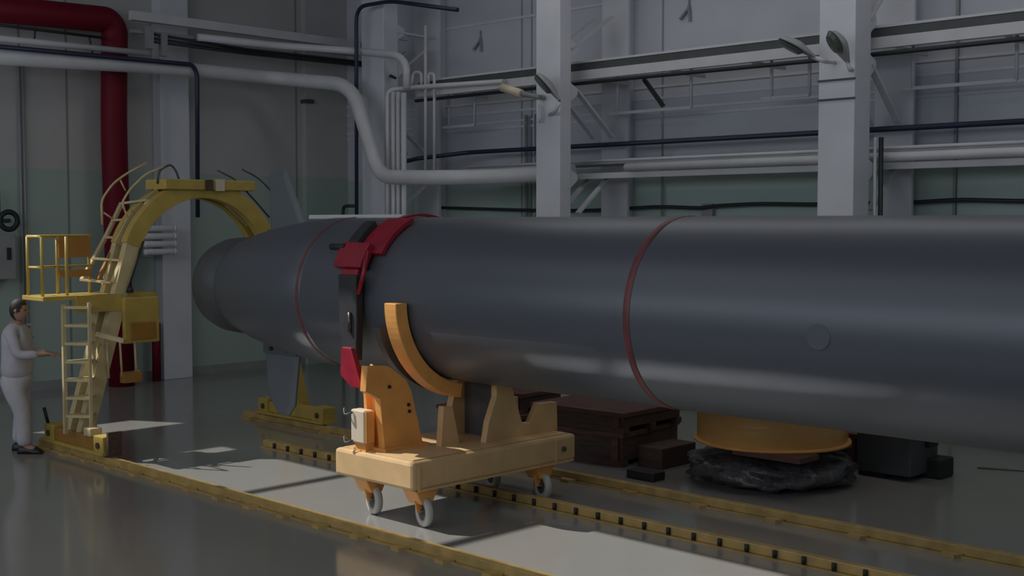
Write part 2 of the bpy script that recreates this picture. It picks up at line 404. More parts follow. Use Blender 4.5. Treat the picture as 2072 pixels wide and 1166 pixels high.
MB().box(-12.94,-12.92,8.02,8.12,2.98,3.10).build('top_beam_notch',M['wood'],ga)
MB().box(-12.945,-12.925,8.16,8.28,2.97,3.11).build('lamp_box',M['cream'],ga)
# legs splay out to the wheel beams
for nm,y0_,y1_ in (('n',7.13,6.50),('f',8.93,9.47)):
    for x in (-13.04,-13.29):
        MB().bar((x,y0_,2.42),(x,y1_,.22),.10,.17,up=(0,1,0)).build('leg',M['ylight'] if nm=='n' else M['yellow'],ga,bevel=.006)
m=MB()
for z in (.45,.8,1.15): m.box(-13.29,-13.04,9.40-(z-.2)*.24,9.46-(z-.2)*.24,z,z+.05)
m.build('leg_brace',M['yellow'],ga)
for y in (6.46,9.36):
    b=MB().box(-13.75,-12.35,y-.08,y+.08,.13,.27).build('wheel_beam',M['amber'] if y<7 else M['yellow'],ga,bevel=.01)
    MB().box(-13.78,-12.32,y-.12,y+.12,.10,.13).build('beam_flange',M['yellow'],b)
    for x in (-13.62,-12.45):
        MB().box(x-.11,x+.11,y-.10,y+.10,.12,.30).build('wheel_box',M['yellow'],b,bevel=.01)
        MB().tube([(x,y-.035,.155),(x,y+.035,.155)],.065,20).build('wheel',M['steel'],b)
        MB().tube([(x,y-.115,.2),(x,y-.10,.2)],.035,14).build('hub_cap',M['wood'],b)
MB().box(-12.78,-12.62,6.36,6.50,.27,.36).build('buffer_block',M['ylight'],ga,bevel=.01)
MB().box(-12.30,-12.26,6.38,6.54,.10,.36).build('rail_sweep',M['wood'],ga)
MB().tube([(-13.70,6.40,.27),(-13.72,6.36,.48)],.02,8).build('stop_lever',M['black'],ga)
# stair following the arch on the outside, with hoops
GR=[onx(-13.06,*q) for q in ((228,572),(264,482),(300,405))]; GL=[onx(-13.6,*q) for q in ((166,566),(214,480),(246,412))]
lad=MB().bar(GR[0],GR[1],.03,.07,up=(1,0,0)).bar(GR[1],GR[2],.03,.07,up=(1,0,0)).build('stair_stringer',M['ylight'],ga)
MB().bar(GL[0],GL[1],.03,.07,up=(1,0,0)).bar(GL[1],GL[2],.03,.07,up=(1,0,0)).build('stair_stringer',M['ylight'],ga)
def lerp(A,t):
    t*=2; i=min(1,int(t)); return A[i].lerp(A[i+1],t-i)
for k in range(5): 
    MB().bar(lerp(GL,k/4),lerp(GR,k/4),.07,.025).build('rung',M['ylight'],lad)
mid=[(a+b)/2 for a,b in zip(GL,GR)]
MB().bar(mid[0],mid[1],.03,.05,up=(1,0,0)).build('stair_plate',M['amber'],lad)
hl=[onx(-13.6,*q) for q in ((207,455),(205,405),(228,372),(255,352),(296,330))]; hr=[onx(-13.1,*q) for q in ((252,425),(247,410),(262,384),(295,352),(330,338))]
MB().tube(fillet(hl,.08),.014,8).build('handrail',M['ylight'],lad)
MB().tube(fillet(hr,.08),.014,8).build('handrail',M['ylight'],lad)
for x,a,b in ((-13.6,(209,430),(236,448)),(-13.6,(243,364),(254,386)),(-13.1,(252,425),(258,440))):
    MB().tube([onx(x,*a),onx(x,*b)],.011,6).build('rail_strut',M['ylight'],lad)
MB().tube(fillet([onx(-13.1,*q) for q in ((318,372),(322,345),(345,332),(356,345),(365,372))],.06),.013,8).build('grab_hoop',M['dkgrey'],ga)
for x,q in ((-13.1,((440,345),(475,362),(515,405),(545,440))),(-13.5,((490,343),(520,358),(548,385),(575,430))),(-13.1,((475,388),(505,412),(532,446)))):
    MB().tube(fillet([onx(x,*p) for p in q],.1),.012,8).build('handrail',M['dkgrey'],ga)
# side platform with guard rail
pf=MB().box(-13.52,-13.0,6.04,7.40,1.74,1.79).build('platform',M['yellow'],ga,bevel=.005)
m=MB()
for x,y in ((-13.45,6.08),(-13.1,6.08),(-13.45,6.42),(-13.45,6.80),(-13.1,6.36)): m.tube([(x,y,1.79),(x,y,2.44)],.018,8)
m.tube([(-13.1,6.08,2.44),(-13.45,6.08,2.44),(-13.45,6.84,2.44)],.018,8).tube([(-13.1,6.08,2.10),(-13.45,6.08,2.10),(-13.45,6.84,2.10)],.014,8)
m.build('guard_rail',M['yellow'],pf)
MB().box(-13.44,-13.40,6.42,6.80,2.20,2.43).build('guard_panel',M['amber'],pf)
MB().box(-13.44,-13.40,6.42,6.80,1.98,2.06).build('guard_panel',M['amber'],pf)
MB().box(-13.0,-12.94,6.95,7.40,1.22,1.75).build('drive_cover',M['yellow'],ga,bevel=.02)
MB().box(-12.945,-12.92,7.02,7.34,1.26,1.46).build('cover_hatch',M['amber'],ga,bevel=.03)
MB().box(-13.02,-12.98,6.40,6.95,1.60,1.79).build('apron',M['yellow'],ga)
# lower ladder with sunlit cage
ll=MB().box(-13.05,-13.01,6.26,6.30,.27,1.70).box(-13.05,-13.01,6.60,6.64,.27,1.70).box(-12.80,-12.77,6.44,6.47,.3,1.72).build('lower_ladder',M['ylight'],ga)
for k in range(7):
    z=.45+.2*k
    m=MB().box(-13.05,-13.01,6.28,6.62,z,z+.03)
    m.bar((-12.79,6.455,z+.015),(-13.03,6.62,z+.015),.03,.03).bar((-12.79,6.455,z+.015),(-13.03,6.28,z+.015),.03,.03)
    m.build('rung',M['ylight'],ll)
MB().bar((-12.95,6.62,1.36),(-12.70,6.82,1.28),.05,.05).build('hand_grip',M['ylight'],ga)
for y in (6.76,6.92,7.1): MB().tube([(-12.95,y-.02,1.25),(-12.95,y,.85)],.014,6).build('stay_rod',M['ylight'],ga)
MB().box(-13.0,-12.9,6.92,7.14,.78,.9).build('lower_tray',M['amber'],ga)
MB().tube([(-12.96,7.22,2.38),(-12.96,7.0,1.80)],.012,6).build('hose',M['black'],ga)
MB().tube([(-12.955,7.04,1.86),(-12.955,7.04,1.80)],.035,10).build('hose_coupling',M['black'],ga)

# ------------------------------------------------------------------ lattice columns on the back wall
def column(X1,yf,wid,dep,nodes,label):
    """X1: right (+X) face; front box from yf, rear flange at the wall"""
    X0=X1-wid; t=thing('lattice_column',((X0+X1)/2,(yf+YB)/2,0),label,'column','lattice columns along the back wall')
    MB().box(X0,X1,yf,yf+dep,0,H).build('front_flange',M['colm'],t,bevel=.008)
    m=MB().box(X0-.05,X1,YB-.26,YB-.20,0,H).box(X0+.1,X1-.1,YB-.2,YB,0,H); m.build('rear_flange',M['colm'],t,bevel=.006)
    yb=YB-.23
    for (ya,za,yb_,zb) in nodes:
        for x in (X1-.05,X0+.05):
            b=MB().bar((x,ya,za),(x,yb_,zb),.03,.085,up=(1,0,0)).build('brace',M['white'],t)
    for z in sorted({round(n[1],1) for n in nodes}):
        MB().prism([(yf+dep,z-.14),(yf+dep+.16,z-.02),(yf+dep+.16,z+.06),(yf+dep,z+.14)],0,X1-.035,X1-.02).build('gusset_plate',M['colm'],t)
    return t
def nod(X,lst): 
    out=[]
    for a,b in lst:
        p=onx(X,*a);q=onx(X,*b); out.append((p[1],p[2],q[1],q[2]))
    return out
column(-11.58,12.77,.45,.23,nod(-11.6,[((1156,98),(1242,34)),((1169,182),(1242,278)),((1232,361),(1172,432))]),'lattice column in the middle of the photo carrying a single dish lamp')
column(-7.14,12.83,.46,.36,nod(-7.16,[((1764,128),(1822,250)),((1812,342),(1766,425)),((1762,40),(1795,-20))]),'lattice column at right carrying two lamps')
column(-15.68,13.05,.57,.30,nod(-15.7,[((818,265),(862,310)),((864,375),(820,415)),((816,140),(862,100)),((778,60),(862,75))]),'lattice column nearest the corner, crossed by white pipes')
for x in (505,545):
    p=ony(12.82,0,0)
t=bpy.data.objects  # two dark straps around the right column
o=MB().box(-7.61,-7.13,12.82,12.83,4.21,4.235).box(-7.61,-7.13,12.82,12.83,3.99,4.015).build('column_strap',M['dkgrey'])
tag(o,'pair of thin dark bands round the right lattice column below its lamps','strap')

# ------------------------------------------------------------------ pipes and trays on the back wall
def pipe(name,pts,r,m_,label,cat='pipe',fil=.15,group=None,n=12):
    return tag(MB().tube(fillet(pts,fil) if len(pts)>2 else pts,r,n).build(name,m_),label,cat,group)
sh=thing('cable_shelf',(-10,13.7,4.7),'long pale cable shelf with dark edge high on the back wall','cable tray')
X0s,X1s=-15.3,-2.5
MB().box(X0s,X1s,13.45,14.05,4.86,4.89).build('shelf_plate',M['white'],sh)
MB().box(X0s,X1s,13.46,13.50,4.76,4.86).build('web',M['dkgrey'],sh)
MB().box(X0s,X1s,13.42,13.50,4.62,4.75).build('lower_flange',M['white'],sh)
MB().tube([(X0s,13.40,4.56),(-11,13.40,4.57),(-8,13.40,4.55),(X1s,13.40,4.56)],.028,8).build('cable',M['cable'],sh)
for px in (1250,1400,1563,1850,2066,960):
    p=ony(14.0,px,200); x=p[0]
    MB().bar((x,13.5,4.62),(x,14.3,4.62),.03,.05).build('bracket',M['white'],sh)
def hanger(xa,xb,z0,z1,label):
    m=MB().tube([(xa,13.9,z1),(xa,13.9,z0)],.022,6).tube([(xb,13.9,z1),(xb,13.9,z0)],.022,6).bar((xa-.15,13.9,z0),(xb,13.9,z0),.03,.04)
    m.build('hanging_frame',M['white'],sh)
pa=lambda x,y: ony(13.9,x,y)
hanger(pa(1250,0)[0],pa(1400,0)[0],4.16,4.87,'thin pale U-shaped frame hanging right of the middle column')
hanger(pa(1563,0)[0]-.0,pa(1640,0)[0],4.20,4.87,'thin pale U-shaped frame hanging left of the right column')
hanger(pa(1850,0)[0],pa(2060,0)[0],4.18,4.87,'thin pale U-shaped frame hanging at the right edge')
hanger(pa(960,0)[0]-.6,pa(960,0)[0],4.15,4.87,'thin pale U-shaped frame between corner column and middle column')
tag(MB().bar(pa(1303,160),pa(1342,215),.05,.05).build('diagonal_bar',M['cable']),'dark diagonal bar below the cable shelf right of the middle column','bar')
pipe('wall_conduit',[pa(1342,215),ony(14.44,1341,330),ony(14.44,1341,440)],.012,M['grey'],'thin grey conduit dropping down the back wall from the diagonal bar','conduit')
lt=thing('pipe_tray',(-9,13.7,3.35),'pale pipe tray with lower ledge along the back wall above the green paint','pipe tray')
MB().tube([(-14.3,13.62,3.47),(X1s,13.62,3.47)],.022,8).build('thin_pipe',M['white'],lt)
MB().box(-14.3,X1s,13.55,14.2,3.42,3.44).build('tray_plate',M['grey'],lt)
MB().tube([(-11.0,13.50,3.36),(X1s,13.50,3.36)],.055,12).build('thick_pipe',M['white'],lt)
MB().box(-14.3,X1s,13.60,13.66,3.22,3.30).build('lower_ledge',M['white'],lt)
# the big insulated pipe from the end wall, elbow by elbow to the tray
P=lambda y,px,py: ony(y,px,py)
pts=[onx(-17.7,-60,111),onx(-17.7,300,134),onx(-17.7,560,158),P(12.60,712,172),P(12.55,746,285),P(12.55,768,358),P(12.55,885,360),P(13.0,1000,358),(-11.9,13.42,3.32)]
pipe('insulated_pipe',pts,.115,M['white'],'thick white pipe bending down in front of the corner column',fil=.42,n=18)
bl=pipe('blue_pipe',[Vector((P(13.3,815,440).x,P(13.3,815,440).y,0)),P(13.3,815,328),P(13.3,845,321),(-14.6,13.9,3.72),(-2.5,13.95,3.72)],.035,M['blue'],'dark blue pipe running along the whole back wall above the tray',fil=.08)
# cluster of vertical white pipes before the corner column
vx=[784,796,806,817]
for k,px in enumerate(vx):
    lab=['leftmost','second from left','third from left','rightmost'][k]
    if k==0: pts=[Vector((P(12.9,px,452).x,P(12.9,px,452).y,0)),P(12.9,px,182),P(13.2,850,176),(-13.2,13.30,4.70)]
    elif k==3: pts=[Vector((P(12.9,px,452).x,P(12.9,px,452).y,0)),P(12.9,px,188)]
    else: pts=[Vector((P(12.92,px,452).x,P(12.92,px,452).y,0)),P(12.92,px,186)]
    pipe('vertical_pipe',pts,.038 if k!=3 else .045,M['white'],lab+' of the four upright white pipes at the corner column',fil=.12,group='upright white pipes at the corner column')
pipe('branch_pipe',[onx(-17.75,400,75),onx(-17.4,560,92),P(12.93,730,104),P(12.93,806,112),P(12.93,822,130),P(12.93,823,180)],.06,M['white'],'white pipe along the end wall bending down at the corner column',fil=.14)
for px,xl,lab in ((861,836,'taller'),(879,868,'shorter')):
    a=[P(13.3,px,345),P(13.3,px,52)]
    if px==879: a=[P(13.3,px,345),P(13.3,px,150),P(13.3,868,148),P(13.3,867,170)]
    pipe('thin_riser',a,.026,M['white'],lab+' thin white riser right of the corner column','pipe',.06,group='thin white risers by the corner column')
pipe('hairpin_pipe',[P(13.3,834,172),P(13.3,836,146),P(13.3,853,146),P(13.3,853,180)],.026,M['white'],'small white hairpin loop of pipe at the corner column',fil=.1)
pipe('dark_loop_pipe',[Vector((P(12.78,720,446).x,P(12.78,720,446).y,0)),P(12.78,721,14),P(12.78,790,2),P(12.78,926,20)],.032,M['blue'],'dark pipe rising left of the corner column and bending over its top',fil=.25)
pipe('dark_bend_pipe',[Vector((P(12.95,693,446).x,P(12.95,693,446).y,0)),P(12.95,694,417),P(12.95,722,417)],.028,M['cable'],'short dark bent pipe at the foot of the corner column',fil=.1)
cb=[(880,420),(985,423),(1080,426),(1200,426),(1270,422),(1330,418),(1420,421),(1445,417),(1530,412),(1652,414),(1850,410),(1935,404),(2110,408)]
pipe('slack_cable',[ony(14.36,*q) for q in cb]+[Vector((-2,14.36,2.86)),Vector((3.5,14.36,2.84))],.026,M['cable'],'dark slack cable strung along the green lower back wall','cable',fil=.4)
tag(MB().box(ony(14.36,1418,0)[0],ony(14.36,1440,0)[0],14.41,14.5,2.2,2.86).build('junction_box',M['grey'],bevel=.01),'small grey box on the back wall where the slack cable dips','box')
for px in (1934,):
    x=ony(14.45,px,200)[0]; pipe('wall_conduit',[(x,14.46,0.1),(x,14.46,7.4)],.018,M['grey'],'grey vertical conduit on the back wall near the right edge','conduit')
for px in (1056,1076):
    x=ony(14.3,px,200)[0]; pipe('wall_conduit',[(x,14.4,2.2),(x,14.4,4.30)],.03,M['grey'],('left' if px==1056 else 'right')+' of two grey conduits just left of the middle column','conduit')
x=-6.98
pipe('drop_pipe',[Vector((ony(13.3,1783,440).x,ony(13.3,1783,440).y,0)),ony(13.3,1783,278)],.028,M['cable'],'dark upright pipe on the right side of the right column',)
pipe('drop_pipe',[Vector((ony(13.3,1771,440).x,ony(13.3,1771,440).y,0)),ony(13.3,1771,278)],.02,M['white'],'thin pale upright pipe on the right side of the right column')
# hooks hanging high on the back wall
for q,lab in (((972,62),'left of the middle column'),((1394,-6),'right of the middle column'),((1575,-62),'at the top edge of the photo')):
    p=ony(14.47,*q)
    o=MB().tube([p,p-Vector((0,0,.16))],.012,6).bar(p-Vector((0,0,.15)),p+Vector((-.14,-.02,-.30)),.05,.03).bar(p-Vector((0,0,.12)),p+Vector((.02,0,-.34)),.04,.03).build('crane_hook',M['grey'])
    tag(o,'small grey hook hanging against the back wall '+lab,'hook','hooks on the back wall')
# anchor plates for the hooks: a thin bar under the panel joint
# ------------------------------------------------------------------ column lamps
def lamp(base,head,L,w,tilt,label,arm_pts):
    t=thing('dish_lamp',base,label,'lamp','grey street-type lamps on the lattice columns')
    d=(Vector(head[1])-Vector(head[0])).normalized(); a=Vector(head[0]); Ln=(Vector(head[1])-a).length
    n_=Vector(tilt).normalized(); side=d.cross(n_).normalized(); n_=side.cross(d).normalized()
    m=MB(); K=12;J=16; rows=[]
    for i in range(K+1):
        t_=i/K; ww=w*math.sqrt(max(0,1-(2*min(t_*1.0,.5)-1)**2)) if t_<.5 else w*(1-.78*((t_-.5)/.5)**1.3)
        rows.append([m.bm.verts.new(a+d*(Ln*t_)+side*(ww*math.cos(pi*j/J))-n_*(ww*.75*math.sin(pi*j/J))) for j in range(J+1)])
    for A,B in zip(rows,rows[1:]):
        for j in range(J):
            f=m.face([A[j],A[j+1],B[j+1],B[j]])
            if f:f.smooth=True
        m.face([A[0],A[-1],B[-1],B[0]])
    m.build('shade',M['grey'],t)
    m=MB(); c=a+d*(Ln*.36)
    ring=[m.bm.verts.new(c+d*(Ln*.33*math.cos(2*pi*k/20))+side*(w*.82*math.sin(2*pi*k/20))+n_*.012) for k in range(20)]
    r2=[m.bm.verts.new(c+d*(Ln*.26*math.cos(2*pi*k/20))+side*(w*.6*math.sin(2*pi*k/20))+n_*.05) for k in range(20)]
    m.face(r2)
    for k in range(20): m.face([ring[k],ring[(k+1)%20],r2[(k+1)%20],r2[k]])
    m.build('lens',M['glass'],t)
    MB().tube(fillet(arm_pts,.08),.025,8).build('arm',M['white'],t)
    return t
Y1=12.55
lamp((-11.8,12.77,4.1),(ony(Y1-.1,1082,150),ony(Y1,1132,205)),.5,.13,(-.3,-.5,-.8),'dish lamp on the middle column, face turned down to the left',[ony(Y1,1132,206),ony(Y1,1125,225),ony(12.77,1112,232)])
lamp((-7.4,12.83,4.4),(ony(Y1-.15,1574,78),ony(Y1,1650,118)),.5,.12,(-.35,-.3,-.85),'left of the two lamps on the right column, reaching out sideways',[ony(Y1,1648,117),ony(Y1,1668,124),ony(12.84,1690,126)])
lamp((-7.3,12.83,4.3),(ony(Y1-.15,1676,62),ony(Y1,1716,128)),.5,.14,(-.5,-.7,-.5),'right of the two lamps on the right column, dish facing the hall',[ony(Y1,1715,126),ony(Y1,1720,142),ony(12.83,1722,140)])
tb=thing('tube_lamp',(-12.1,12.6,4.4),'pale tube lamp pointing left from the middle column','lamp')
MB().tube([ony(12.6,1016,177),ony(12.6,1056,190)],.06,12).build('tube_head',M['cream'],tb)
MB().tube(fillet([ony(12.6,1056,190),ony(12.6,1092,197),ony(12.77,1100,197)],.05),.035,8).build('arm',M['grey'],tb)
pipe('hanging_hose',[ony(12.7,1091,212),ony(12.7,1096,232),ony(12.7,1091,248)],.018,M['white'],'short white hose end hanging by the tube lamp','hose',.05)

# ------------------------------------------------------------------ end wall pipes
pipe('red_pipe',[onx(-18.2,-70,12),onx(-18.2,218,40),onx(-18.2,232,60),onx(-18.2,230,250),(-18.2,9.72,0)],.20,M['redp'],'thick dark red pipe bending down the end wall to the floor',fil=.55,n=24)
pipe('red_hydrant_pipe',[(-18.35,10.42,0),(-18.35,10.42,.95)],.07,M['redp'],'short red standpipe at the foot of the pale pilaster','pipe')
a=onx(-17.52,-40,91);b=onx(-17.52,390,131)
pipe('dark_wall_pipe',[a,b,onx(-17.52,399,150),onx(-17.52,400,440)],.035,M['blue'],'dark blue pipe along the end wall turning down by the pilaster',fil=.1)
cbt=thing('overhead_cable_run',(-17.9,9,5.5),'pale beam with bundled dark cables high on the end wall','cable tray')
MB().bar(onx(-17.9,264,31),onx(-17.9,725,92),.12,.14).build('beam',M['white'],cbt)
MB().bar(onx(-17.9,264,63),onx(-17.9,725,112),.08,.05).build('lower_beam',M['grey'],cbt)
for k,(dz) in enumerate((0,8,15)):
    MB().tube([onx(-17.8,300,68+dz),onx(-17.8,500,100+dz*.6),onx(-17.8,735,126+dz*.5),P(13.0,800,158)],.022,6).build('cable',M['cable'],cbt)
for px,py in ((302,60),(330,75)): 
    p=onx(-17.8,px,py); MB().box(p[0]-.05,p[0]+.05,p[1]-.05,p[1]+.05,p[2]-.3,p[2]+.05).build('hanger',M['grey'],cbt)
uc=thing('upper_cable_line',(-18.0,8.5,5.4),'dark cable line with drop hangers under the red pipe on the end wall','cable')
MB().tube([onx(-17.93,-40,46),onx(-17.93,212,77)],.022,6).build('cable',M['cable'],uc)
for px,y_ in ((72,56),(180,72)):
    MB().tube([onx(-17.93,px,y_),onx(-17.93,px+(-3 if px<100 else 8),y_+(28 if px<100 else 38))],.014,6).build('hanger',M['cable'],uc)
pipe('pale_conduit',[onx(-17.8,-40,74),onx(-17.8,300,108)],.045,M['white'],'pale conduit on the end wall just above the dark blue pipe','conduit')
# stack of horizontal ribs beside the pilaster
rb=thing('finned_radiator',(-17.9,10.25,2.3),'stack of pale horizontal finned tubes in front of the pilaster','radiator')
for k in range(4):
    z=2.50-.125*k; 
    o=MB().lathe([(0,0),(.045,.0),(.05,.02),(.05,.5),(.045,.52),(0,.52)],(-17.9,9.98,z),'y',16).build('finned_tube',M['white'],rb,smooth=True)
    MB().lathe([(0,.52),(.055,.52),(.055,.56),(0,.57)],(-17.9,9.98,z),'y',14).build('end_cap',M['white'],rb)
MB().box(-18.6,-17.92,10.1,10.14,2.05,2.58).build('bracket',M['grey'],rb)
# valve and door leaf on the far left
vv=thing('wall_valve',(-18.4,7.98,2.65),'dark round valve with upright pipe on the green end wall, far left','valve')
m=MB().lathe([(.13,-.02),(.17,0),(.13,.02),(.09,0),(.13,-.02)],(-18.3,8.0,2.62),'x',28); m.build('handwheel',M['cable'],vv)
MB().tube([(-18.42,7.90,2.66),(-18.42,7.90,3.1)],.03,8).build('pipe_stub',M['cable'],vv)
MB().tube([(-18.6,8.0,2.62),(-18.28,8.0,2.62)],.03,8).build('stem',M['cable'],vv)
cbn=thing('wall_cabinet',(-18.4,7.85,2.0),'pale cabinet on the end wall at the left edge with black latch','cabinet')
MB().box(-18.6,-18.3,7.3,8.10,1.75,2.42).build('body',M['grey'],cbn,bevel=.01)
MB().box(-18.3,-18.28,7.96,8.02,2.04,2.22).build('latch',M['black'],cbn)
for px in (44,52): 
    y=onx(-18.5,px,300)[1]; pipe('wall_conduit',[(-18.55,y,.1),(-18.55,y,5.0)],.018,M['grey'],('left' if px==44 else 'right')+' of the paired grey conduits on the end wall, far left','conduit')
hb=onx(-18.5,622,205)
tag(MB().box(-18.6,-18.4,hb[1]-.08,hb[1]+.08,hb[2]-.04,hb[2]+.03).tube([(-18.5,hb[1],hb[2]-.02),(-18.5,hb[1]+.05,hb[2]-.22),(-18.5,hb[1]+.14,hb[2]-.24)],.012,6).build('wall_hook',M['dkgrey']),'small dark hook bracket on the end wall left of the corner','hook')

# ------------------------------------------------------------------ pile with the yellow drum
def blob(c,r,seed,name,m_,amp=.16,flat=.0,parent=None):
    rnd=random.Random(seed); bm=bmesh.new(); bmesh.ops.create_uvsphere(bm,u_segments=48,v_segments=24,radius=1)
    ph=[(rnd.choice((3,5,7,9,13,17,22)),rnd.uniform(0,6),rnd.uniform(-3,3)) for _ in range(9)]
    for v in bm.verts:
        a=math.atan2(v.co.y,v.co.x); d=sum(math.sin(f*a+p+q*v.co.z*3) for f,p,q in ph)/9
        z=max(-.98,min(.98,v.co.z)); e=abs(z)**.8*(1 if z>0 else -1)
        k=(1-abs(z)**3)**.5; k0=max(1e-4,math.hypot(v.co.x,v.co.y))
        v.co=Vector((v.co.x/k0*k*(1+amp*d)*r[0],v.co.y/k0*k*(1+amp*d)*r[1],(e*(1+amp*.5*d))*r[2]))
        if v.co.z<-r[2]*.92: v.co.z=-r[2]*.92
    me=bpy.data.meshes.new(name); bm.to_mesh(me); bm.free(); me.materials.append(m_)
    for p in me.polygons: p.use_smooth=True
    o=bpy.data.objects.new(name,me); col.objects.link(o)
    if parent: 
        o.parent=parent; o.location=Vector(c)-Vector(parent['base'])
    else: o.location=c
    return o
DX,DY=-6.85,10.75
bd=blob((DX,DY-.02,.15),(.80,.80,.165),3,'wrapped_bundle',M['film'],.24)
tag(bd,'lumpy bundle wrapped in dark plastic film under the yellow drum','bundle')
sl=thing('wooden_support',(-6.35,10.35,.35),'reddish wooden blocks laid on the wrapped bundle under the drum','timber')
MB().box(-6.85,-6.10,10.05,10.40,.347,.40).build('block',M['woodr'],sl,bevel=.006)
MB().box(-7.3,-6.2,10.75,11.2,.347,.40).build('block',M['woodr'],sl,bevel=.006)
dr=thing('yellow_drum',(DX,DY,.40),'large yellow drum standing on the wrapped bundle behind the torpedo','drum')
MB().lathe([(0,.415),(.74,.415),(.75,.43),(.75,1.0),(.73,1.02),(0,1.02)],(DX,DY,0),'z',64).build('shell',M['drum'],dr)
MB().lathe([(.74,.40),(.78,.402),(.78,.425),(.75,.43)],(DX,DY,0),'z',64).build('bottom_rim',M['orange'],dr)
MB().lathe([(.745,1.0),(.77,1.0),(.77,1.03),(.745,1.03)],(DX,DY,0),'z',64).build('top_rim',M['drum'],dr)
tag(MB().box(-7.95,-7.60,9.78,9.98,0,.09).build('rubber_block',M['black'],bevel=.015),'small black rubber block on the floor left of the wrapped bundle','block')
# timber crates and pallets left of the drum
def crate(name,x0,x1,y0,y1,z0,z1,rot,label,cat,slats=4):
    c=((x0+x1)/2,(y0+y1)/2,z0); t=thing(name,c,label,cat,None); a,b,hh=(x1-x0)/2,(y1-y0)/2,z1-z0
    t['base']=[0,0,0]
    MB().box(-a+.02,a-.02,-b+.02,b-.02,.06,hh-.05).build('case',M['wood'],t)
    MB().box(-a,a,-b,b,hh-.05,hh).build('lid',M['woodr'],t,bevel=.005)
    for k in (-1,0,1): MB().box(-a,a,k*(b-.06)-.05,k*(b-.06)+.05,0,.06).build('skid',M['wood'],t)
    for k in (-1,1):
        MB().box(k*(a-.10)-.04,k*(a-.10)+.04,-b-.006,b+.006,.06,hh-.05).build('batten',M['woodr'],t)
    t.rotation_euler.z=rot
    return t
crate('timber_crate',-9.7,-8.35,10.05,11.25,0,.36,.12,'lower dark timber crate right behind the cart','crate')
crate('timber_crate',-9.6,-8.30,10.1,11.2,.36,.58,.05,'flat timber crate on top of the dark one behind the cart','crate')
crate('timber_crate',-11.4,-10.0,10.3,11.3,0,.34,.0,'timber crate left of the stacked crates, seen under the torpedo','crate')
crate('timber_crate',-11.2,-10.1,10.4,11.2,.34,.58,.1,'small timber crate on the left crate under the torpedo','crate')
tag(MB().box(-8.25,-7.93,10.35,10.95,0,.22).build('timber_beam',M['wood'],bevel=.01),'short dark timber beam between crates and drum','timber')
cr2=crate('flat_crate',-7.45,-6.5,11.85,12.5,0,.36,.05,'long dark crate lying right of the drum','crate')
eq=thing('grey_equipment_case',(-6.0,12.0,0),'grey equipment case with black fitting under the torpedo, right of the drum','case')
a=onz(0,1700,950)
MB().box(-6.35,-5.75,11.55,12.15,.05,.60).build('body',M['dkgrey'],eq,bevel=.02)
MB().box(-5.75,-5.70,11.85,12.05,.32,.50).build('fitting',M['black'],eq,bevel=.01)
MB().tube([(-5.70,11.95,.41),(-5.68,11.95,.41)],.035,12).build('dial',M['grey'],eq)
MB().box(-5.95,-5.60,11.9,12.2,.0,.20).build('foot',M['black'],eq,bevel=.02)
MB().box(-6.35,-6.05,11.6,12.1,0,.05).build('foot',M['black'],eq)
# thin cable on the floor to the right
tag(MB().tube([(-5.6,12.75,.012),(-5.0,13.0,.012),(-4.0,13.2,.012)],.012,6).build('floor_cable',M['grey']),'thin grey cable on the floor at the right edge','cable')

# ------------------------------------------------------------------ person
FX,FY=-13.76,6.06
pe=thing('person',(FX,FY,0),'person in white work jacket and trousers, standing left of the yellow gantry','person')
F=Vector((.71,.70,0)); LT=Vector((-.70,.71,0))   # facing direction, left side
def B(f,l,z): return Vector((FX,FY,0))+F*f+LT*l+Vector((0,0,z))
def skin(name,verts,edges,m_,root=0,sub=2):
    me=bpy.data.meshes.new(name); me.from_pydata([Vector(v[0])-Vector((FX,FY,0)) for v in verts],[],[]) if False else me.from_pydata([tuple(v[0]-Vector((FX,FY,0))) for v in verts],edges,[])
    me.materials.append(m_); o=bpy.data.objects.new(name,me); col.objects.link(o); o.parent=pe
    md=o.modifiers.new('skin','SKIN'); md.use_smooth_shade=True
    for i,v in enumerate(verts):
        d=me.skin_vertices[0].data[i]; r=v[1] if isinstance(v[1],tuple) else (v[1],v[1]); d.radius=r; d.use_root=(i==root)
    s_=o.modifiers.new('sub','SUBSURF'); s_.levels=sub; s_.render_levels=sub
    return o
